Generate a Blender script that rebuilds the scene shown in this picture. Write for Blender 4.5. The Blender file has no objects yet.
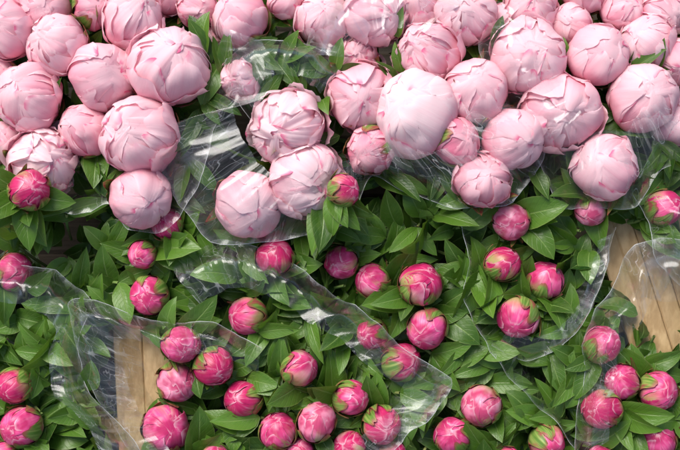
import bpy, math, random
from mathutils import Vector, Matrix, noise
random.seed(7)
R_=random.Random(11)
scene=bpy.context.scene
COL=scene.collection
# ---------------------------------------------------------------- display frame (sloped rack)
SL=math.radians(28)
O=Vector((0,0,1.0)); EX=Vector((1,0,0)); EV=Vector((0,math.cos(SL),math.sin(SL))); EN=Vector((0,-math.sin(SL),math.cos(SL)))
D=1.27; S=0.8/680
def Wp(X,V,N): return O+EX*X+EV*V+EN*N
def XV(u,v,N=0.0):
    k=S*(1-N/D); return ((u-340)*k,(225-v)*k)
def Pt(u,v,N): 
    X,V=XV(u,v,N); return Wp(X,V,N)
# ---------------------------------------------------------------- mesh builder
class MB:
    def __init__(s): s.v=[];s.f=[];s.uv=[];s.t=[];s.m=[]
    def grid(s,pts,uvs,tint,nu,nv,mi=0):
        b=len(s.v); s.v+=pts; s.uv+=uvs; s.t+=[tint]*len(pts)
        for i in range(nv-1):
            for j in range(nu-1):
                a=b+i*nu+j; s.f.append((a,a+1,a+nu+1,a+nu)); s.m.append(mi)
    def mesh(s,name,mats,smooth=True):
        me=bpy.data.meshes.new(name); me.from_pydata([tuple(p) for p in s.v],[],s.f)
        for m in mats: me.materials.append(m)
        uvl=me.uv_layers.new(name="UVMap"); li=[0]*len(me.loops); me.loops.foreach_get("vertex_index",li)
        fl=[]
        for i in li: fl+=[s.uv[i][0],s.uv[i][1]]
        uvl.data.foreach_set("uv",fl)
        at=me.attributes.new("tint",'FLOAT','POINT'); at.data.foreach_set("value",s.t)
        me.polygons.foreach_set("material_index",s.m)
        me.polygons.foreach_set("use_smooth",[smooth]*len(s.f)); me.update(); return me
def obj(name,me,parent=None,loc=None,rot=None):
    o=bpy.data.objects.new(name,me); COL.objects.link(o)
    if parent: o.parent=parent
    return o
# ---------------------------------------------------------------- node helpers
def newmat(n):
    m=bpy.data.materials.new(n); m.use_nodes=True; nt=m.node_tree; nt.nodes.clear(); return m,nt
class NT:
    def __init__(s,nt): s.nt=nt
    def n(s,t,**k):
        nd=s.nt.nodes.new(t)
        for a,b in k.items():
            if a.startswith('i_'): 
                key=a[2:]; key=int(key) if key.isdigit() else key.replace('_',' ')
                nd.inputs[key].default_value=b
            else: setattr(nd,a,b)
        return nd
    def l(s,a,b): s.nt.links.new(a,b)
    def math(s,op,a,b=None,clamp=False):
        nd=s.n('ShaderNodeMath',operation=op,use_clamp=clamp)
        for i,x in enumerate((a,b)):
            if x is None: continue
            if isinstance(x,(int,float)): nd.inputs[i].default_value=x
            else: s.l(x,nd.inputs[i])
        return nd.outputs[0]
    def mix(s,f,a,b,bt='MIX'):
        nd=s.n('ShaderNodeMix',data_type='RGBA',blend_type=bt)
        for i,x in ((0,f),(6,a),(7,b)):
            if isinstance(x,(int,float)): nd.inputs[i].default_value=x
            elif isinstance(x,tuple): nd.inputs[i].default_value=(*x,1) if len(x)==3 else x
            else: s.l(x,nd.inputs[i])
        return nd.outputs[2]
    def ramp(s,f,lo,hi):
        nd=s.n('ShaderNodeMapRange',interpolation_type='SMOOTHSTEP'); nd.inputs[1].default_value=lo; nd.inputs[2].default_value=hi
        s.l(f,nd.inputs[0]); return nd.outputs[0]
    def uv(s):
        u=s.n('ShaderNodeUVMap',uv_map="UVMap"); sp=s.n('ShaderNodeSeparateXYZ'); s.l(u.outputs[0],sp.inputs[0]); return u.outputs[0],sp.outputs[0],sp.outputs[1]
    def noise(s,vec,sc,scale3=None,det=3):
        if scale3:
            mp=s.n('ShaderNodeMapping'); mp.inputs['Scale'].default_value=scale3; s.l(vec,mp.inputs[0]); vec=mp.outputs[0]
        nd=s.n('ShaderNodeTexNoise'); nd.inputs['Scale'].default_value=sc; nd.inputs['Detail'].default_value=det; s.l(vec,nd.inputs['Vector']); return nd.outputs[0]
    def out(s,sh): o=s.n('ShaderNodeOutputMaterial'); s.l(sh,o.inputs[0])
def finish(N,col,rough,bump,trans,tcol=None,spec=0.4,coat=0):
    p=N.n('ShaderNodeBsdfPrincipled'); 
    N.l(col,p.inputs['Base Color']); 
    if isinstance(rough,float): p.inputs['Roughness'].default_value=rough
    else: N.l(rough,p.inputs['Roughness'])
    p.inputs['Specular IOR Level'].default_value=spec
    if bump: N.l(bump,p.inputs['Normal'])
    if trans>0:
        t=N.n('ShaderNodeBsdfTranslucent'); N.l(tcol or col,t.inputs[0]); mx=N.n('ShaderNodeMixShader',i_0=trans)
        N.l(p.outputs[0],mx.inputs[1]); N.l(t.outputs[0],mx.inputs[2]); N.out(mx.outputs[0])
    else: N.out(p.outputs[0])
def bumpn(N,h,st,dist=0.002):
    b=N.n('ShaderNodeBump'); b.inputs['Strength'].default_value=st; b.inputs['Distance'].default_value=dist; N.l(h,b.inputs['Height']); return b.outputs[0]
def offs_uv(N,uv,tint,k=37.0):
    t=N.math('MULTIPLY',tint,k); c=N.n('ShaderNodeCombineXYZ'); N.l(t,c.inputs[2]); 
    a=N.n('ShaderNodeVectorMath',operation='ADD'); N.l(uv,a.inputs[0]); N.l(c.outputs[0],a.inputs[1]); return a.outputs[0]
def mat_petal():
    m,nt=newmat("pale_pink_petal"); N=NT(nt); uv,us,ut=N.uv()
    at=N.n('ShaderNodeAttribute',attribute_name="tint").outputs['Fac']; oi=N.n('ShaderNodeObjectInfo')
    vec=offs_uv(N,uv,at)
    streak=N.noise(vec,1.0,(10,1.3,1),4); fine=N.noise(vec,1.0,(80,5,1)); blot=N.noise(vec,2.6)
    deep=N.mix(0.65,oi.outputs['Color'],(0.94,0.31,0.46))
    base=N.mix(N.math('MULTIPLY',N.ramp(streak,0.42,0.72),0.48),oi.outputs['Color'],deep)
    base=N.mix(N.math('MULTIPLY',N.ramp(ut,0.6,1.0),0.6),base,(1.0,0.85,0.87))
    base=N.mix(N.math('MULTIPLY',N.ramp(N.math('SUBTRACT',1.0,ut),0.2,0.7),0.8),base,(0.96,0.38,0.51))  # deeper pink towards petal base, also paints the rosy shade of the recesses
    edge=N.math('ABSOLUTE',N.math('SUBTRACT',us,0.5)); e=N.math('MAXIMUM',N.ramp(ut,0.91,1.0),N.ramp(edge,0.43,0.5))
    fl=N.math('MULTIPLY',N.math('MULTIPLY',e,N.ramp(N.noise(vec,4.0),0.48,0.58)),N.ramp(at,0.35,0.6))
    base=N.mix(N.math('MULTIPLY',fl,0.85),base,(0.82,0.07,0.28))
    base=N.mix(N.math('MULTIPLY',N.ramp(blot,0.48,0.75),0.3),base,(1.0,0.87,0.89))
    h=N.math('ADD',N.math('MULTIPLY',streak,1.0),N.math('MULTIPLY',fine,0.35))
    finish(N,base,0.65,bumpn(N,h,0.26,0.0026),0.38,N.mix(0.35,base,(1.0,0.50,0.61)),0.10); return m
def mat_bud():
    m,nt=newmat("deep_pink_bud_petal"); N=NT(nt); uv,us,ut=N.uv()
    at=N.n('ShaderNodeAttribute',attribute_name="tint").outputs['Fac']; oi=N.n('ShaderNodeObjectInfo')
    tc=N.n('ShaderNodeTexCoord').outputs['Object']; oo=N.n('ShaderNodeVectorMath',operation='ADD'); N.l(tc,oo.inputs[0]); N.l(oi.outputs['Location'],oo.inputs[1])
    vec=offs_uv(N,uv,at)
    streak=N.noise(vec,1.0,(14,1.8,1),4); fine=N.noise(vec,1.0,(45,4,1)); blot=N.noise(vec,1.8,None,3); patch=N.noise(oo.outputs[0],1.25,None,2)
    base=N.mix(N.math('MULTIPLY',N.ramp(streak,0.46,0.74),0.42),oi.outputs['Color'],(0.93,0.40,0.55))
    base=N.mix(N.math('MULTIPLY',N.ramp(patch,0.40,0.58),0.8),base,(0.48,0.010,0.10))
    base=N.mix(N.math('MULTIPLY',N.ramp(blot,0.54,0.78),0.55),base,(0.93,0.46,0.60))
    edge=N.math('ABSOLUTE',N.math('SUBTRACT',us,0.5)); e=N.math('MAXIMUM',N.ramp(ut,0.93,1.0),N.ramp(edge,0.45,0.5))
    base=N.mix(N.math('MULTIPLY',e,0.5),base,(0.95,0.60,0.68))
    gsel=N.ramp(at,0.2,0.55)
    g=N.math('MULTIPLY',N.math('MULTIPLY',N.ramp(N.math('ADD',N.math('SUBTRACT',1.0,ut),N.math('MULTIPLY',blot,0.6)),0.50,0.9),0.85),gsel)
    base=N.mix(g,base,(0.40,0.42,0.13))
    h=N.math('ADD',N.math('MULTIPLY',streak,0.9),N.math('MULTIPLY',fine,0.3))
    finish(N,base,0.33,bumpn(N,h,0.26,0.0016),0.10,None,0.45); return m
def mat_sepal():
    m,nt=newmat("green_sepal"); N=NT(nt); uv,us,ut=N.uv()
    at=N.n('ShaderNodeAttribute',attribute_name="tint").outputs['Fac']; vec=offs_uv(N,uv,at)
    st=N.noise(vec,1.0,(12,1.5,1)); bl=N.noise(vec,3.0)
    c=N.mix(N.ramp(st,0.35,0.7),(0.10,0.21,0.03),(0.31,0.40,0.10))
    edge=N.math('ABSOLUTE',N.math('SUBTRACT',us,0.5))
    c=N.mix(N.math('MULTIPLY',N.math('MAXIMUM',N.ramp(edge,0.24,0.5),N.math('MAXIMUM',N.ramp(bl,0.48,0.66),N.ramp(ut,.85,1.0))),0.8),c,(0.36,0.035,0.07))
    finish(N,c,0.35,bumpn(N,st,0.3,0.001),0.1,None,0.4); return m
def mat_leaf():
    m,nt=newmat("peony_leaf_green"); N=NT(nt); uv,us,ut=N.uv()
    at=N.n('ShaderNodeAttribute',attribute_name="tint").outputs['Fac']; vec=offs_uv(N,uv,at)
    edge=N.math('ABSOLUTE',N.math('SUBTRACT',us,0.5))
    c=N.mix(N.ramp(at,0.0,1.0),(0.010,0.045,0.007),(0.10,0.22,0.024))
    bl=N.noise(vec,4.0); c=N.mix(N.math('MULTIPLY',N.ramp(bl,0.4,0.7),0.28),c,(0.115,0.20,0.032))
    ph=N.math('MULTIPLY',N.math('SUBTRACT',ut,N.math('MULTIPLY',edge,0.45)),62.0)
    vein=N.ramp(N.math('SINE',ph),0.82,1.0)
    mid=N.math('SUBTRACT',1.0,N.ramp(edge,0.0,0.045))
    c=N.mix(N.math('MULTIPLY',mid,0.6),c,(0.25,0.38,0.11)); c=N.mix(N.math('MULTIPLY',vein,0.14),c,(0.14,0.24,0.06))
    c=N.mix(N.math('MULTIPLY',N.ramp(edge,0.45,0.5),0.4),c,(0.25,0.32,0.09))
    geo=N.n('ShaderNodeNewGeometry'); c=N.mix(N.math('MULTIPLY',geo.outputs['Backfacing'],0.5),c,(0.15,0.27,0.07))
    h=N.math('SUBTRACT',N.noise(vec,9.0),N.math('ADD',N.math('MULTIPLY',vein,0.5),mid))
    r=N.math('ADD',N.math('MULTIPLY',bl,0.25),0.24)
    finish(N,c,r,bumpn(N,h,0.36,0.0013),0.22,N.mix(0.5,c,(0.28,0.48,0.03)),0.42); return m
def mat_stem():
    m,nt=newmat("peony_stem_green"); N=NT(nt); tc=N.n('ShaderNodeTexCoord').outputs['Object']
    n=N.noise(tc,40.0); c=N.mix(N.ramp(n,0.4,0.7),(0.20,0.34,0.09),(0.32,0.30,0.12)); finish(N,c,0.4,None,0); return m
def mat_wood(name,a,b,axis):
    m,nt=newmat(name); N=NT(nt); tc=N.n('ShaderNodeTexCoord').outputs['Object']
    at=N.n('ShaderNodeAttribute',attribute_name="tint").outputs['Fac']; vec=offs_uv(N,tc,at,3.0)
    n=N.noise(vec,1.0,(120,6,120) if axis else (4,90,90),6); n2=N.noise(vec,14.0,None,4)
    c=N.mix(N.ramp(n,0.35,0.65),a,b); c=N.mix(N.math('MULTIPLY',N.ramp(n2,0.42,0.68),0.45),c,(a[0]*.6,a[1]*.55,a[2]*.5))
    c=N.mix(N.math('MULTIPLY',at,0.3),c,(b[0]*1.15,b[1]*1.15,b[2]*1.15))
    finish(N,c,0.65,bumpn(N,n,0.8,0.002),0,None,0.3); return m
def mat_film():
    m,nt=newmat("clear_cellophane"); N=NT(nt); uv,us,ut=N.uv()
    tc=N.n('ShaderNodeTexCoord').outputs['Object']
    n3=N.noise(tc,11.0,None,2); fin=N.noise(tc,90.0,None,2); ln=N.noise(uv,1.0,(110,4,1),2); ln2=N.noise(uv,1.0,(46,8,1),1); ln3=N.noise(uv,1.0,(24,30,1),1)
    c1=N.math('SUBTRACT',1.0,N.ramp(N.math('ABSOLUTE',N.math('SUBTRACT',ln2,0.5)),0.0,0.006))
    c2=N.math('SUBTRACT',1.0,N.ramp(N.math('ABSOLUTE',N.math('SUBTRACT',ln3,0.47)),0.0,0.005))
    cr=N.math('MULTIPLY',N.math('MAXIMUM',c1,c2),N.ramp(n3,0.38,0.55))
    b=bumpn(N,N.math('ADD',N.math('MULTIPLY',fin,0.4),ln),0.16,0.002)
    lw=N.n('ShaderNodeFresnel'); lw.inputs[0].default_value=1.45; N.l(b,lw.inputs['Normal'])
    tr=N.n('ShaderNodeBsdfTransparent'); tr.inputs[0].default_value=(0.985,0.99,0.99,1)
    gl=N.n('ShaderNodeBsdfGlossy'); gl.inputs['Roughness'].default_value=0.18; gl.inputs[0].default_value=(0.95,0.97,1,1); N.l(b,gl.inputs['Normal'])
    df=N.n('ShaderNodeBsdfDiffuse'); df.inputs[0].default_value=(0.9,0.92,0.93,1)
    m1=N.n('ShaderNodeMixShader'); 
    painted_sheen=N.math('ADD',N.math('MULTIPLY',N.math('MULTIPLY',N.ramp(n3,0.42,0.7),N.ramp(ln,0.42,0.75)),0.17),N.math('MULTIPLY',cr,0.22))  # white diffuse streaks paint pale reflections along folds and creases
    rim=N.math('MULTIPLY',N.math('SUBTRACT',1.0,N.ramp(ut,0.0,0.010)),0.05)  # pale strip at the rim, edge highlight painted in
    N.l(N.math('ADD',N.math('ADD',painted_sheen,rim),0.008),m1.inputs[0]); N.l(tr.outputs[0],m1.inputs[1]); N.l(df.outputs[0],m1.inputs[2])
    m2=N.n('ShaderNodeMixShader'); N.l(N.math('MINIMUM',lw.outputs[0],0.16),m2.inputs[0]); N.l(m1.outputs[0],m2.inputs[1]); N.l(gl.outputs[0],m2.inputs[2])
    N.out(m2.outputs[0]); return m
def mat_edge():
    m,nt=newmat("cellophane_edge_highlight"); N=NT(nt); tc=N.n('ShaderNodeTexCoord').outputs['Object']
    tr=N.n('ShaderNodeBsdfTransparent'); p=N.n('ShaderNodeBsdfPrincipled'); p.inputs['Base Color'].default_value=(0.8,0.84,0.84,1); p.inputs['Roughness'].default_value=0.15
    mx=N.n('ShaderNodeMixShader'); N.l(N.math('ADD',N.math('MULTIPLY',N.ramp(N.noise(tc,22.0),0.38,0.65),0.5),0.06),mx.inputs[0]); N.l(tr.outputs[0],mx.inputs[1]); N.l(p.outputs[0],mx.inputs[2]); N.out(mx.outputs[0]); return m  # pale semi-clear colour standing in for the bright rim highlight
def mat_ground():
    m,nt=newmat("paving"); N=NT(nt); tc=N.n('ShaderNodeTexCoord').outputs['Object']
    n=N.noise(tc,6.0,None,6); c=N.mix(n,(0.07,0.07,0.065),(0.14,0.135,0.13)); finish(N,c,0.85,bumpn(N,n,0.4,0.01),0,None,0.3); return m
M_PET=mat_petal();M_BUD=mat_bud();M_SEP=mat_sepal();M_LEAF=mat_leaf();M_STEM=mat_stem();M_FILM=mat_film();M_EDGE=mat_edge()
M_WOOD=mat_wood("pale_pine_wood",(0.40,0.26,0.125),(0.58,0.41,0.22),True); M_WOOD2=mat_wood("shade_dark_rack_wood",(0.02,0.014,0.008),(0.035,0.024,0.014),False)  # rack wood near black: shade of the gaps put into its colour
# ---------------------------------------------------------------- petals (cupped patches, base at south pole, tip may pass over the top)
def petal(mb,R,phi0,hw,th1,rnd,tilt=0.03,flare=0.0,ruf=0.02,tip=0.20,zs=1.0,nu=19,nv=20,point=False,tint=None,edgeroll=0.0,th0=math.pi,frill=0.2):
    pts=[];uvs=[];sd=rnd.uniform(0,100); notch=rnd.uniform(-0.03,0.10); npos=rnd.uniform(-0.5,0.5); nw_=rnd.uniform(.10,.26)
    cp,sp=math.cos(phi0),math.sin(phi0); skew=rnd.uniform(-0.3,0.3); crease=rnd.uniform(-.5,.5); cd=rnd.uniform(-.004,.010)
    for i in range(nv):
        t=i/(nv-1)
        for j in range(nu):
            s=-1+2*j/(nu-1)
            if point: le=1; ww=max(0.02,math.sin(math.pi*min(1,0.12+0.88*t**0.9)))**0.8
            else:
                le=1-tip*abs(s)**2.2*t-notch*math.exp(-((s-npos)/nw_)**2)*t**3+(0.035*noise.noise(Vector((s*3.0,sd,1)))+0.014*noise.noise(Vector((s*9,sd,4))))*t
                ww=(0.25+0.75*min(1,t/0.45)**0.8) if t<0.45 else 1-0.28*((t-0.45)/0.55)**2.5
            th=th0+(th1-th0)*t*le
            al=s*hw*ww+skew*t*t*0.3
            r=R*(1+tilt*s+flare*t**5+edgeroll*abs(s)**4*t)
            r+=R*ruf*noise.noise(Vector((s*1.5,t*1.4,sd)))*(0.4+1.2*t)
            r+=R*ruf*frill*noise.noise(Vector((s*5,t*1.4,sd+9)))*(t**1.5)*1.6
            r+=R*ruf*0.8*noise.noise(Vector((s*4.5,5,sd)))*t**8
            if not point: r-=R*cd*math.exp(-((s-crease-.2*t)/0.14)**2)*math.sin(math.pi*min(1,t*1.05))
            r-=R*0.014*(t**14+abs(s)**12)
            ca,sa=math.cos(al),math.sin(al)
            x=ca*math.sin(th); y=sa; z=ca*math.cos(th)
            pts.append(Vector((r*(x*cp-y*sp),r*(x*sp+y*cp),zs*r*z)))
            uvs.append((s*0.5+0.5,t))
    mb.grid(pts,uvs,rnd.random() if tint is None else tint,nu,nv,0)
def core(mb,R,rnd):
    n=14;pts=[];uvs=[]
    for i in range(n):
        th=math.pi*i/(n-1)
        for j in range(n+1):
            ph=2*math.pi*j/n; pts.append(Vector((R*math.sin(th)*math.cos(ph),R*math.sin(th)*math.sin(ph),R*math.cos(th)))); uvs.append((0.5+0.3*math.sin(ph),1-i/(n-1)))
    mb.grid(pts,uvs,0.3,n+1,n)
def warp(mb,rnd,amp):
    o=Vector((rnd.uniform(0,50),rnd.uniform(0,50),rnd.uniform(0,50)))
    mb.v=[p*(1+amp*noise.noise(p.normalized()*1.3+o)+amp*.3*noise.noise(p.normalized()*3.5+o)) if p.length>1e-6 else p for p in mb.v]
def bloom_mesh(seed,opening):
    rnd=random.Random(seed); mb=MB(); d=math.radians
    def layer(n,R,hw,lo,hi,**k):
        a0=rnd.uniform(0,6.28)
        for i in range(n):
            petal(mb,R*rnd.uniform(0.99,1.01),a0+i*2*math.pi/n+rnd.uniform(-.3,.3),d(hw*rnd.uniform(.82,1.15)),d(rnd.uniform(lo,hi)),rnd,**k)
    zs=rnd.uniform(0.88,1.0)
    if opening<0.34:
        layer(3,1.008,45,30,68,flare=0.022,ruf=0.042,tilt=0.012,zs=zs,tip=.3)
        layer(4,0.985,48,0,42,flare=0.01,ruf=0.042,tilt=0.017,zs=zs,tip=.3)
        layer(4,0.963,46,-24,16,flare=.005,ruf=0.042,tilt=0.018,zs=zs,tip=.3)
        layer(3,0.942,44,-40,-3,ruf=0.04,tilt=0.018,zs=zs,tip=.3)
        core(mb,0.86*zs,rnd)
    elif opening<0.67:
        layer(4,1.025,45,45,82,flare=0.065,ruf=0.06,tilt=0.016,zs=zs,tip=.3)
        layer(4,0.995,45,24,56,flare=0.035,ruf=0.06,tilt=0.02,zs=zs,tip=.3)
        layer(4,0.968,43,6,38,flare=0.022,ruf=0.06,tilt=0.024,zs=zs,tip=.3,frill=.26)
        layer(5,0.938,38,-16,20,flare=0.016,ruf=0.065,tilt=0.025,zs=zs,tip=.28,frill=.3)
        layer(4,0.908,35,-36,5,flare=.01,ruf=0.065,tilt=0.025,zs=zs,tip=.28,frill=.3)
        core(mb,0.79*zs,rnd)
    else:
        layer(4,1.05,42,68,98,flare=0.18,ruf=0.09,tilt=0.03,zs=zs*0.94,tip=.3)
        layer(5,1.0,42,40,68,flare=0.09,ruf=0.08,tilt=0.025,zs=zs,tip=.3,frill=.3)
        layer(5,0.97,38,22,50,flare=0.055,ruf=0.085,tilt=0.03,zs=zs,tip=.28,frill=.35)
        layer(5,0.938,34,2,34,flare=0.04,ruf=0.09,tilt=0.035,zs=zs,frill=.4)
        layer(5,0.90,31,-18,20,flare=0.03,ruf=0.09,tilt=0.035,zs=zs,frill=.42)
        layer(5,0.865,29,-35,5,flare=0.02,ruf=0.09,tilt=0.035,zs=zs,frill=.42)
        core(mb,0.75*zs,rnd)
    warp(mb,rnd,0.12)
    return mb.mesh("peony_bloom_mesh",[M_PET])
def bud_mesh(seed):
    rnd=random.Random(seed); mb=MB(); d=math.radians; zs=rnd.uniform(0.92,1.06)
    for n,R,hw,lo,hi,ru in ((2,1.0,46,15,62,.028),(3,.984,50,-8,38,.028),(4,.968,44,-28,8,.026),(3,.953,42,-38,-4,.02)):
        a0=rnd.uniform(0,6.28)
        for i in range(n): petal(mb,R*rnd.uniform(.995,1.005),a0+i*2*math.pi/n+rnd.uniform(-.3,.3),d(hw),d(rnd.uniform(lo,hi)),rnd,tilt=0.012,ruf=ru,zs=zs,flare=rnd.uniform(-0.005,0.005),tip=.35)
    core(mb,0.91*zs,rnd); warp(mb,rnd,0.07)
    return mb.mesh("bud_petals_mesh",[M_BUD])
def sepal_mesh(seed,big=False):
    rnd=random.Random(seed+500); mb=MB(); d=math.radians; a0=rnd.uniform(0,6.28); n=5 if not big else 3
    for i in range(n):
        petal(mb,(1.03+.012*i) if not big else 1.06,a0+i*2*math.pi/n+rnd.uniform(-.3,.3),d(rnd.uniform(28,44)),d(rnd.uniform(34,78)+(52 if big else 0)),rnd,tilt=0.01,ruf=0.03,flare=rnd.uniform(0,0.02),tip=0.5)
    for i in range(2):
        petal(mb,1.09,rnd.uniform(0,6.28),d(rnd.uniform(8,13)),d(rnd.uniform(55,95)+(20 if big else 0)),rnd,tilt=0.0,ruf=0.03,flare=rnd.uniform(0.05,0.4),point=True,nu=7)
    return mb.mesh("sepal_mesh",[M_SEP])
# ---------------------------------------------------------------- leaves
def leaf(mb,P,dr,up,L,Wd,droop,fold,rnd,tint=None,nl=9,nw=5,base=0.0,check=None):
    dr=dr.normalized(); side=dr.cross(up)
    if side.length<1e-4: return False
    side.normalize(); up=side.cross(dr).normalized()
    pts=[];uvs=[];c=Vector(P);sd=rnd.uniform(0,99); tw=rnd.uniform(-0.7,0.7); bend=rnd.uniform(-.5,.5)
    dd=dr.copy();uu=up.copy(); k=rnd.uniform(.72,0.95)
    for i in range(nl):
        t=i/(nl-1)
        w=Wd*(max(0.0,math.sin(math.pi*min(1,t**k)))**0.8)*(1-0.12*t)+0.0006*(1-t)
        sr=(Matrix.Rotation(tw*t,3,dd)@side); ur=sr.cross(dd)
        if check and i in (3,5,7,8) and check(c): return False
        for j in range(nw):
            s=-1+2*j/(nw-1)
            z=abs(s)*w*fold+ 0.24*w*noise.noise(Vector((t*5,s*1.5,sd)))*(0.3+abs(s)) - w*0.25*s*s*fold
            pts.append(c+sr*(s*w)+ur*z); uvs.append((s*0.5+0.5,t))
        a=-droop/(nl-1); R1=Matrix.Rotation(a*(0.5+t),3,side); dd=R1@dd
        R2=Matrix.Rotation(bend/(nl-1),3,uu); dd=R2@dd; side=R2@side; uu=R1@uu
        c=c+dd*(L/(nl-1))
    mb.grid(pts,uvs,rnd.random() if tint is None else tint,nw,nl); return True
def tube(mb,path,rad,n=7,mi=0):
    pts=[];uvs=[]
    for i,p in enumerate(path):
        a=path[max(0,i-1)];b=path[min(len(path)-1,i+1)];dd=(b-a).normalized()
        x=dd.orthogonal().normalized();y=dd.cross(x); rr=rad[i] if isinstance(rad,list) else rad
        if i>0:
            x=(px-dd*px.dot(dd)).normalized(); y=dd.cross(x)
        px=x
        for j in range(n+1):
            an=2*math.pi*j/n; pts.append(p+(x*math.cos(an)+y*math.sin(an))*rr); uvs.append((j/n,i/max(1,len(path)-1)))
    mb.grid(pts,uvs,0.5,n+1,len(path),mi)
# ---------------------------------------------------------------- tables: survey of heads on the rack
LP=(0.985,0.61,0.69); MP=(0.965,0.49,0.595); WP=(0.99,0.76,0.80); DP=(0.90,0.27,0.42)
big=[
(8,30,28,0,.5,MP),(45,8,25,-.01,.2,MP),(57,44,30,.005,.5,LP),(94,8,21,-.01,.2,DP),(133,20,31,0,.5,LP),(103,76,34,.01,.2,LP),
(170,66,40,.015,.5,LP),(28,97,34,.012,.5,LP),(85,131,27,.005,.2,MP),(140,136,40,.022,.5,LP),(44,163,34,.012,.8,WP),(141,197,32,.02,.2,LP),
(2,140,22,-.005,.2,MP),(240,18,30,-.005,.2,MP),(240,80,21,.005,.5,MP),(198,8,20,-.02,.5,MP),(285,2,18,-.02,.2,LP),
(288,128,38,.015,.8,WP),(248,205,34,.02,.2,LP),(307,181,38,.02,.5,WP),(362,98,35,.005,.5,LP),(415,114,42,.03,.2,WP),(475,92,32,.018,.2,LP),
(370,150,25,.018,.5,DP),(457,142,24,.034,.2,DP),(513,139,32,.025,.2,LP),(482,180,28,.03,.5,MP),(428,54,34,0,.8,LP),(375,14,33,-.005,.5,LP),
(324,18,28,-.012,.5,LP),(355,58,22,-.018,.8,MP),(418,8,24,-.02,.8,MP),(466,14,31,-.01,.5,LP),(529,57,38,.01,.5,LP),
(561,112,38,.018,.5,LP),(599,55,32,.008,.2,LP),(643,98,34,.015,.2,LP),(605,167,34,.025,.2,LP),(571,24,22,-.02,.2,LP),(645,42,28,-.008,.5,LP),
(664,12,24,-.02,.5,LP),(677,62,25,-.008,.2,MP),(676,122,25,.0,.5,LP),(622,12,23,-.022,.5,MP),(530,6,26,-.02,.5,LP),(500,22,20,-.03,.2,MP),(0,75,20,-.02,.2,LP),(212,42,16,-.035,.5,MP),(300,52,16,-.04,.2,MP),(12,-12,24,-.03,.5,LP),(165,-8,25,-.03,.5,LP),(585,-14,28,-.03,.5,LP)]
B1=(0.80,0.085,0.275);B2=(0.88,0.27,0.42);B3=(0.62,0.025,0.15)
buds=[(30,190,20,B3),(167,224,16,B3),(344,190,16,B3),(664,208,19,B1),(590,211,15,B2),(511,222,19,B2),(15,272,19,B1),(149,296,20,B1),(142,255,14,B1),(275,257,19,B3),(341,263,17,B1),
(372,281,18,B1),(247,316,19,B1),(421,284,21,B3),(503,264,18,B3),(545,280,19,B1),(518,318,20,B1),(181,345,19,B1),(214,366,20,B3),(427,329,21,B1),(372,334,16,B3),
(402,362,20,B3),(300,368,19,B1),(178,382,20,B2),(243,399,19,B3),(166,428,23,B1),(14,386,18,B3),(21,427,21,B1),(278,431,18,B1),(317,422,20,B2),(351,398,18,B1),
(382,425,19,B3),(349,447,16,B3),(481,406,20,B2),(452,436,19,B1),(547,442,18,B1),(602,344,19,B1),(602,409,20,B3),(622,382,17,B1),(658,391,20,B1),(657,441,19,B1),
(300,452,14,B1),(392,456,15,B3),(2,455,15,B1),(215,458,14,B1),(600,462,16,B1),(508,462,15,B3)]
centres=[(70,60),(290,90),(560,80),(40,380),(260,380),(520,320),(640,400),(430,100),(400,420),(540,440)]
heads=[]
for b in big:
    X,V=XV(b[0],b[1],b[3]); heads.append((X,V,b[3],b[2]*S*(1-b[3]/D)))
budN=[]
for i,b in enumerate(buds):
    n=R_.uniform(-0.012,0.012)
    if i in (0,2): n=0.062
    budN.append(n); X,V=XV(b[0],b[1],n); heads.append((X,V,n,b[2]*S*(1-n/D)))
def loc2(p):
    q=p-O; return q.dot(EX),q.dot(EV),q.dot(EN)
wood_polys=[[(110,332),(157,332),(157,355),(150,395),(143,430),(142,470),(118,470),(108,430),(112,390)],[(600,212),(632,210),(645,245),(660,268),(684,286),(684,326),(654,316),(626,290),(604,258)]]
def inpoly(u,v,poly):
    c=False;n=len(poly)
    for i in range(n):
        x1,y1=poly[i];x2,y2=poly[(i+1)%n]
        if (y1>v)!=(y2>v) and u<(x2-x1)*(v-y1)/(y2-y1)+x1: c=not c
    return c
def blocked(p,slack=0.9,wood=True):
    X,V,N=loc2(p)
    for hx,hv,hn,hr in heads:
        if N>hn-0.55*hr and (X-hx)**2+(V-hv)**2<(hr*slack)**2: return True
    if wood:
        k=S*(1-N/D); u=X/k+340; v=225-V/k
        for w in wood_polys:
            if inpoly(u,v,w): return True
    return False
def try_leaf(mb,P,dr,up,L,Wd,droop,fold,rnd,tint=None):
    return leaf(mb,P,dr,up,L,Wd,droop,fold,rnd,tint,check=lambda q: blocked(q,1.0))
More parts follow.
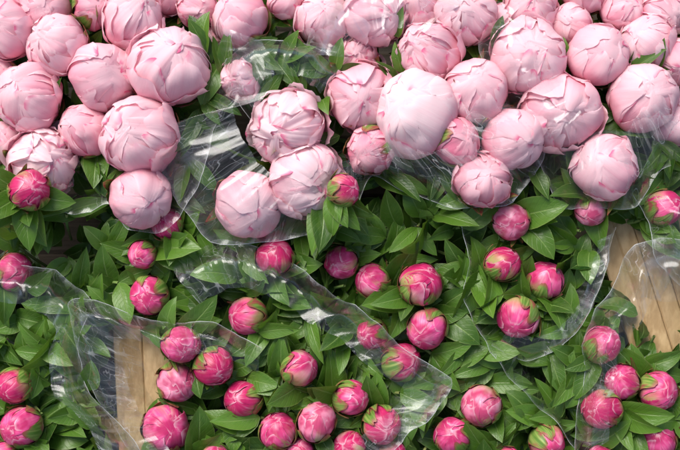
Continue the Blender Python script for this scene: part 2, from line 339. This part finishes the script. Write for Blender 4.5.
# ---------------------------------------------------------------- shared meshes
BL={.2:[bloom_mesh(s,.2) for s in (1,2,3,4,5,6,7)],.5:[bloom_mesh(s,.5) for s in (11,12,13,14,15,16,17,18)],.8:[bloom_mesh(s,.8) for s in (21,22,23,24)]}
BU=[bud_mesh(s) for s in range(30,40)]; SE=[sepal_mesh(s) for s in range(7)]; SEB=[sepal_mesh(s,True) for s in range(40,43)]
UPV=Vector((0,0,1))
def make_flower(kind,idx,u,v,r,N,col,me,se,rnd,nleaf,group,cat,label,lean):
    c=Pt(u,v,N); rad=r*S*(1-N/D)
    root=bpy.data.objects.new(kind,None); COL.objects.link(root); root.empty_display_size=0.02
    axis=(UPV*0.75+EN*0.35+EX*lean[0]+EV*lean[1]).normalized()
    q=axis.to_track_quat('Z','Y'); spin=Matrix.Rotation(rnd.uniform(0,6.28),4,'Z')
    root.location=c
    M=(q.to_matrix().to_4x4()@spin)@Matrix.Diagonal((rad*rnd.uniform(.94,1.06),rad*rnd.uniform(.94,1.06),rad*rnd.uniform(.96,1.08),1))
    j=rnd.uniform(-1,1); col=(min(1,col[0]*(1+.015*j)),min(1,col[1]*(1+.11*j)),min(1,col[2]*(1+.08*j)))
    h=obj("flower_head",me,root); h.matrix_local=M; h.color=(*col,1)
    s=obj("sepals",se,root); s.matrix_local=M
    base=c-axis*rad*0.96
    cc=min(centres,key=lambda a:(a[0]-u)**2+(a[1]-v)**2)
    X,V=XV(cc[0],cc[1]); X0,V0=XV(u,v); foot=Wp(X0+(X-X0)*0.35,V0+(V-V0)*0.35-0.04,-0.17)
    path=[];p1=base-axis*0.06
    for i in range(12):
        t=i/11; path.append(base*(1-t)**2+p1*2*t*(1-t)+foot*t*t)
    mb=MB(); tube(mb,[p-c for p in [base+axis*rad*0.1]+path],0.0030+0.0006*rad/0.04); obj("stem",mb.mesh("stem_mesh",[M_STEM]),root)
    mb=MB(); k=0
    for a in range(nleaf*4):
        if k>=nleaf: break
        t=rnd.uniform(0.03,0.45); P=path[int(t*11)]
        an=rnd.uniform(0,6.28); el=rnd.uniform(0.2,2.0)
        dr=EX*math.cos(an)+EV*math.sin(an)+EN*el+UPV*0.15; up=EN+EX*rnd.uniform(-.5,.5)+EV*rnd.uniform(-.5,.5)
        L=rnd.uniform(0.042,0.080)
        if try_leaf(mb,P,dr,up,L,L*rnd.uniform(.18,.27),rnd.uniform(0.1,1.8),rnd.uniform(.2,.6),rnd,0.35+0.65*rnd.random()): k+=1
    if k:
        mb.v=[p-c for p in mb.v]; obj("leaves",mb.mesh("leaves_mesh",[M_LEAF]),root)
    root["label"]=label; root["category"]=cat; root["group"]=group
    return root
cname={LP:"light pink",MP:"rosy pink",WP:"whitish pink",DP:"deep rose pink"}
oname={.2:"rounded, still closed",.5:"half-open, layered",.8:"wide open, ruffled"}
for i,b in enumerate(big):
    rnd=random.Random(100+i); me=BL[b[4]][i%len(BL[b[4]])]
    make_flower("peony_flower",i,b[0],b[1],b[2],b[3],b[5],me,SE[i%7] if b[5]==DP else SEB[i%3],rnd,6,"large pink peony blooms wrapped in bunches","peony",
        f"{oname[b[4]]} {cname[b[5]]} peony bloom in a cellophane bunch",(rnd.uniform(-.75,.75),rnd.uniform(-.8,.4)))
bname={B1:"bright pink",B2:"pale pink",B3:"dark magenta pink"}
for i,b in enumerate(buds):
    rnd=random.Random(900+i); a=rnd.uniform(0,6.28); mg=rnd.uniform(0.4,1.35)
    make_flower("peony_bud",i,b[0],b[1],b[2],budN[i],b[3],BU[i%10],SE[i%7],rnd,18,"tight pink peony buds on leafy stems","peony bud",
        f"tight {bname[b[3]]} peony bud with green sepals above dark leaves",(mg*math.cos(a),mg*math.sin(a)))
# ---------------------------------------------------------------- foliage mass beneath
mb=MB(); rnd=random.Random(8); cnt=0
for a in range(3600):
    u=rnd.uniform(-40,720); v=rnd.uniform(-30,480)
    low=v>195
    cl=noise.noise(Vector((u/50,v/50,3.3)))
    if cl<0.0 and rnd.random()<0.85: continue
    top=-0.040+0.07*cl if low else -0.018+0.03*cl
    N=top-abs(rnd.gauss(0,0.04)); N=min(N,-0.004)
    P=Pt(u,v,N)
    an=rnd.uniform(0,6.28); dr=EX*math.cos(an)+EV*math.sin(an)+EN*rnd.uniform(0,2.2); up=EN+EX*rnd.uniform(-.9,.9)+EV*rnd.uniform(-.9,.9)
    if blocked(P,0.85): continue
    L=rnd.choice((rnd.uniform(0.03,0.055),rnd.uniform(0.05,0.082)))
    if try_leaf(mb,P,dr,up,L,L*rnd.uniform(.17,.28),rnd.uniform(0.0,1.7),rnd.uniform(.15,.6),rnd,max(0,min(1,rnd.random()*0.75+0.25*cl+(N+0.05)*6))): cnt+=1  # tint darkens with depth, shade painted into the leaf colour
print("filler",cnt)
# slim side stems rising through the hollows
for a in range(210):
    u=rnd.uniform(0,680);v=rnd.uniform(205,455);p0=Pt(u,v,rnd.uniform(-.03,-.004))
    an=rnd.uniform(0,6.28); e=p0+(EX*math.cos(an)+EV*math.sin(an))*rnd.uniform(.015,.05)-EN*0.07
    if blocked(p0,1.0) or blocked((p0+e)/2,1.0): continue
    md=(p0+e)/2+EN*0.008; tube(mb,[p0,(p0+md)/2+EN*.003,md,(md+e)/2,e],0.0018,6,1)
    for q in range(3):
        a2=an+math.pi+rnd.uniform(-1.2,1.2); dr=EX*math.cos(a2)+EV*math.sin(a2)+EN*rnd.uniform(.2,1)
        try_leaf(mb,p0,dr,EN+EX*rnd.uniform(-.5,.5),rnd.uniform(.04,.065),rnd.uniform(.009,.014),rnd.uniform(.2,1.2),.4,rnd,rnd.uniform(.5,1))
# leaves standing up between the open blooms
for (u,v,a,L) in [(212,62,100,.06),(222,72,70,.05),(208,84,130,.05),(262,104,40,.05),(268,92,70,.055),(330,70,120,.05),(338,76,60,.045),(395,40,100,.04),(318,150,250,.045),(336,132,200,.045),(546,90,80,.045),
    (640,62,20,.055),(628,66,160,.045),(612,98,50,.045),(556,152,110,.045),(440,165,250,.05),(388,176,300,.05),(345,205,250,.06),(330,222,220,.06),(200,112,230,.06),(188,160,270,.055),(60,110,80,.04),(120,168,200,.04),(8,130,60,.04),
    (72,70,80,.04),(205,100,300,.05),(500,110,60,.04),(450,170,240,.05),(535,170,270,.05),(655,140,300,.05),(664,150,250,.05),(575,142,280,.045),(590,120,80,.035),(300,100,80,.04),(255,52,260,.05),(275,60,300,.05),(95,165,280,.05),(10,195,260,.05),
    (498,50,80,.045),(565,62,90,.04),(620,130,300,.045),(660,75,40,.04),(400,75,110,.04),(290,80,60,.05),(310,75,120,.05),(283,60,20,.045),(204,60,85,.065),(645,70,200,.055),(625,75,30,.05),(500,86,70,.04)]:
    for q in range(2):
        an=math.radians(a+rnd.uniform(-25,25)+q*35); dr=EX*math.cos(an)+EV*math.sin(an)+EN*rnd.uniform(.3,.9)
        leaf(mb,Pt(u+rnd.uniform(-4,4),v+rnd.uniform(-4,4),0.004),dr,EN+EX*rnd.uniform(-.6,.6),L*rnd.uniform(.8,1.1),L*rnd.uniform(.15,.21),rnd.uniform(.3,1.1),rnd.uniform(.3,.7),rnd,rnd.uniform(.2,.8))
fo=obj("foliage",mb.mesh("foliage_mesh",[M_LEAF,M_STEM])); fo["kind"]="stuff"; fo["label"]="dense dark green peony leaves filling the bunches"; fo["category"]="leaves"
# ---------------------------------------------------------------- cellophane
def catmull(p,n):
    out=[];q=[p[0]]+p+[p[-1]]
    for i in range(1,len(q)-2):
        for k in range(n):
            t=k/n;a,b,c,d=q[i-1],q[i],q[i+1],q[i+2]
            cm=0.5*((2*b)+(c-a)*t+(2*a-5*b+4*c-d)*t*t+(3*b-a-3*c+d)*t**3)
            out.append(cm*0.6+(b+(c-b)*t)*0.4)
    out.append(p[-1]);return out
def resample(c,step):
    out=[c[0]];acc=0
    for a,b in zip(c,c[1:]):
        acc+=(b-a).length
        if acc>=step: out.append(b);acc=0
    return out
def fold(s,seed,f,t=0.3):
    return 1-3.2*abs(noise.noise(Vector((s*f,seed*5.17,t))))
def wrap(rim,centre,label,seed,depth=0.085,shrink=0.5,amp=0.005,over=0.0):
    pts=[Vector((*XV(u,v,n),n)) for u,v,n in rim]; cur=resample(catmull(pts,60),0.0026); n=len(cur)
    cx,cv=XV(*centre); rows=26
    ls=[0]
    for i in range(1,n): ls.append(ls[-1]+(cur[i]-cur[i-1]).length)
    o=Wp(cx,cv,-0.05)
    root=bpy.data.objects.new("cellophane_wrap",None); COL.objects.link(root); root.location=o
    def sheet(shr,dep,name):
        g=[];uvs=[];rimw=[]
        for k in range(rows):
            t=k/(rows-1)
            for i,p in enumerate(cur):
                inward=Vector((cx-p.x,cv-p.y,0)); s=ls[i]; sw=s+0.03*math.sin(seed+s*9)*t
                inn=inward.normalized() if inward.length>1e-5 else Vector((1,0,0))
                wob=noise.noise(Vector((s*8,seed*3.1,t*0.5)))*0.9*amp+fold(sw,seed,20)*amp*0.5+fold(sw,seed+2,60)*amp*0.1
                z=fold(sw,seed+7,15,t*.5)*amp*0.75*(0.35+0.65*t)+fold(sw,seed+3,50,t*.7)*amp*0.30+fold(p.x+p.y*.6+t*.03,seed+11,24,s*4)*amp*0.5*min(1,t*3)
                zz=-dep*t**1.25 if dep>0 else 0.040*math.sin(min(1,t*2.0)*math.pi/2)
                q=p+inward*(shr*t)-inn*wob+Vector((0,0,zz+z))
                w=Wp(q.x,q.y,q.z); g.append(w); uvs.append((s+seed,t*0.15))
                if k==0: rimw.append(w)
        m=MB(); m.grid([p-o for p in g],uvs,0.5,n,rows); obj(name,m.mesh("film_mesh",[M_FILM]),root)
        return rimw
    rimw=sheet(shrink,depth,"film")
    m=MB(); tube(m,[p-o for p in rimw],0.0003,5); obj("film_edge_highlight",m.mesh("edge_mesh",[M_EDGE]),root)  # thin pale tube added as the highlight line along the rim
    if over>0:
        r2=sheet(over,-1,"film_flap")
    root["label"]=label; root["category"]="cellophane wrap"; root["group"]="clear cellophane wraps around the bunches"
wrap([(-20,105,.0),(5,130,.0),(18,175,.01),(70,215,.015),(110,205,.02),(128,230,.02),(165,232,.02),(195,190,.02),(212,130,.015),(230,95,.0),(205,30,-.02)],(80,70),"clear crinkled cellophane around large pink peonies",1)
wrap([(205,25,.0),(222,75,.0),(205,120,.01),(158,133,.02),(168,185,.02),(213,240,.02),(280,240,.02),(345,222,.015),(372,180,.015),(400,190,.01),(455,207,.015),(510,200,.015),(545,150,.01),(520,110,.0)],(350,80),"clear cellophane wrap flaring below pale peonies",2,over=.42)
wrap([(484,0,-.01),(478,50,.0),(500,90,.01),(535,150,.015),(560,205,.015),(590,205,.015),(635,205,.015),(662,170,.015),(700,150,.01)],(600,60),"clear cellophane wrap around light pink peonies",3,over=.5)
wrap([(-20,262,.0),(20,268,.005),(55,272,.01),(92,300,.01),(78,345,.005),(92,395,.005),(135,440,.0),(150,480,.0)],(10,380),"clear cellophane wrap around leafy pink buds",4,over=.3)
wrap([(160,480,0),(118,430,.0),(84,372,.005),(70,304,.01),(95,300,.015),(150,320,.01),(215,322,.01),(262,345,.01)],(260,420),"loose cellophane wrap folded over dark leaves",5,over=.3)
wrap([(170,262,-.01),(225,240,.0),(290,262,.012),(325,288,.015),(365,312,.015),(402,345,.015),(452,378,.012),(440,412,.015),(405,436,.015),(380,470,.01)],(280,390),"clear cellophane wrap with a curled rim around buds",6,over=.3)
wrap([(462,222,.0),(470,262,.01),(462,300,.01),(490,350,.01),(520,388,.01),(555,420,.01),(575,450,.0)],(560,300),"clear cellophane wrap beside green leaves and buds",7)
wrap([(614,228,.0),(600,275,.01),(582,320,.012),(560,350,.012),(525,362,.01),(490,345,.01)],(530,270),"clear cellophane wrap hanging beside pale wood",8,over=.3)
wrap([(575,450,.0),(582,380,.01),(585,330,.015),(612,285,.02),(634,244,.02),(690,240,.015)],(650,400),"clear cellophane wrap standing over pale wood boards",9,over=.35)
wrap([(634,195,.0),(650,225,.01),(656,262,.01),(690,292,.0)],(700,200),"clear cellophane wrap over a dark pink bud",10,over=.4)
wrap([(262,132,.0),(238,104,.01),(226,60,.015),(262,38,.01),(312,44,.01),(345,72,.0)],(300,120),"clear cellophane wrap standing up among pale peonies",12,shrink=.4,over=.5)
wrap([(300,58,.01),(318,20,.015),(352,-12,.01),(420,-16,.01),(470,4,.01)],(390,70),"clear cellophane wrap veiling rosy peonies",13,shrink=.3,over=.6)
# ---------------------------------------------------------------- wood
def plank(mb,a,b,w,th,tint,n0):
    A=Vector(XV(*a));B=Vector(XV(*b)); dd=(B-A).normalized(); pr=Vector((-dd.y,dd.x)); c=0.0015
    prof=[(-w/2+c,0),(-w/2,-c),(-w/2,-th),(w/2,-th),(w/2,-c),(w/2-c,0),(-w/2+c,0)]
    for k in range(len(prof)-1):
        pts=[];uv=[]
        for q in (A,B):
            for (x,z) in (prof[k],prof[k+1]):
                p=q+pr*x; pts.append(Wp(p.x,p.y,n0+z)-O); uv.append((x,z))
        mb.grid(pts,uv,tint,2,2)
    for q in (A,B):
        pts=[Wp((q+pr*x).x,(q+pr*x).y,n0+z)-O for x,z in ((-w/2,0),(w/2,0),(-w/2,-th),(w/2,-th))]
        mb.grid(pts,[(0,0)]*4,tint,2,2)
def crate(specs,label,n0,frame):
    root=bpy.data.objects.new("wooden_crate",None); COL.objects.link(root); root.location=O
    mb=MB()
    for s in specs: plank(mb,*s,n0)
    obj("boards",mb.mesh("boards_mesh",[M_WOOD],False),root)
    mb=MB()
    for s in frame: plank(mb,*s,n0-0.013)
    obj("crosspiece",mb.mesh("cross_mesh",[M_WOOD],False),root)
    root["label"]=label; root["category"]="wooden crate"; root["group"]="pale wooden crates under the bunches"
crate([((118,290),(128,480),.035,.012,.3),((148,290),(156,480),.033,.012,.6)],"pale slatted wooden crate showing between two bunches",-0.04,[((95,345),(190,345),.03,.015,.5),((95,440),(190,440),.03,.015,.3)])
crate([((594,170),(676,430),.025,.012,.9),((615,170),(697,430),.0225,.012,.4),((636,170),(718,430),.0235,.012,.8),((657,170),(739,430),.0225,.012,.2)],"pale pine crate boards seen through clear cellophane",-0.04,[((580,235),(710,215),.03,.015,.3),((600,330),(720,310),.03,.015,.6)])
root=bpy.data.objects.new("display_rack",None); COL.objects.link(root); root.location=O
mb=MB()
for i in range(13): v=-160+i*64; plank(mb,(-180,v),(860,v),.0845,.018,R_.random(),-0.19)
obj("slats",mb.mesh("slats_mesh",[M_WOOD2],False),root)
for u in (-120,340,800):
    mb=MB(); plank(mb,(u,-190),(u,660),.05,.04,.3,-0.21); obj("rail",mb.mesh("rail_mesh",[M_WOOD2],False),root)
for u,v in ((-120,-150),(800,-150),(-120,600),(800,600)):
    p=Pt(u,v,-0.25); mb=MB(); tube(mb,[Vector((p.x,p.y,0))-O,p-O],0.03,4); obj("leg",mb.mesh("leg_mesh",[M_WOOD2],False),root)
root["label"]="sloped wooden slat rack carrying the flower bunches"; root["category"]="display rack"
mb=MB(); mb.grid([Vector((x,y,0)) for y in (-30,30) for x in (-30,30)],[(0,0)]*4,.5,2,2); g=obj("ground",mb.mesh("ground_mesh",[mat_ground()])); g["kind"]="structure"
# ---------------------------------------------------------------- light, camera
w=bpy.data.worlds.new("World"); scene.world=w; w.use_nodes=True; nt=w.node_tree
sky=nt.nodes.new('ShaderNodeTexSky'); sky.sky_type='NISHITA'; sky.sun_disc=False
el,az=math.radians(64),math.radians(-52)
sky.sun_elevation=el; sky.sun_rotation=az; sky.dust_density=3.5; sky.ozone_density=0.5
bg=nt.nodes['Background']; bg.inputs[1].default_value=0.15; nt.links.new(sky.outputs[0],bg.inputs[0])
sd=Vector((math.sin(az)*math.cos(el),math.cos(az)*math.cos(el),math.sin(el)))
l=bpy.data.lights.new("sun",'SUN'); l.energy=3.9; l.angle=math.radians(36); l.color=(1,.955,.90)
lo=bpy.data.objects.new("sun",l); COL.objects.link(lo); lo.rotation_euler=sd.to_track_quat('Z','Y').to_euler(); lo.location=(0,0,5)
cam=bpy.data.cameras.new("camera"); co=bpy.data.objects.new("camera",cam); COL.objects.link(co); scene.camera=co
cam.sensor_width=36; cam.lens=36*D/0.8; cam.clip_end=200; cam.clip_start=0.05
Mx=Matrix((EX,EV,EN)).transposed().to_4x4(); Mx.translation=O+EN*D; co.matrix_world=Mx
cam.dof.use_dof=True; cam.dof.focus_distance=D-0.01; cam.dof.aperture_fstop=5.6
scene.view_settings.view_transform='Standard'; scene.view_settings.look='None'; scene.view_settings.exposure=0
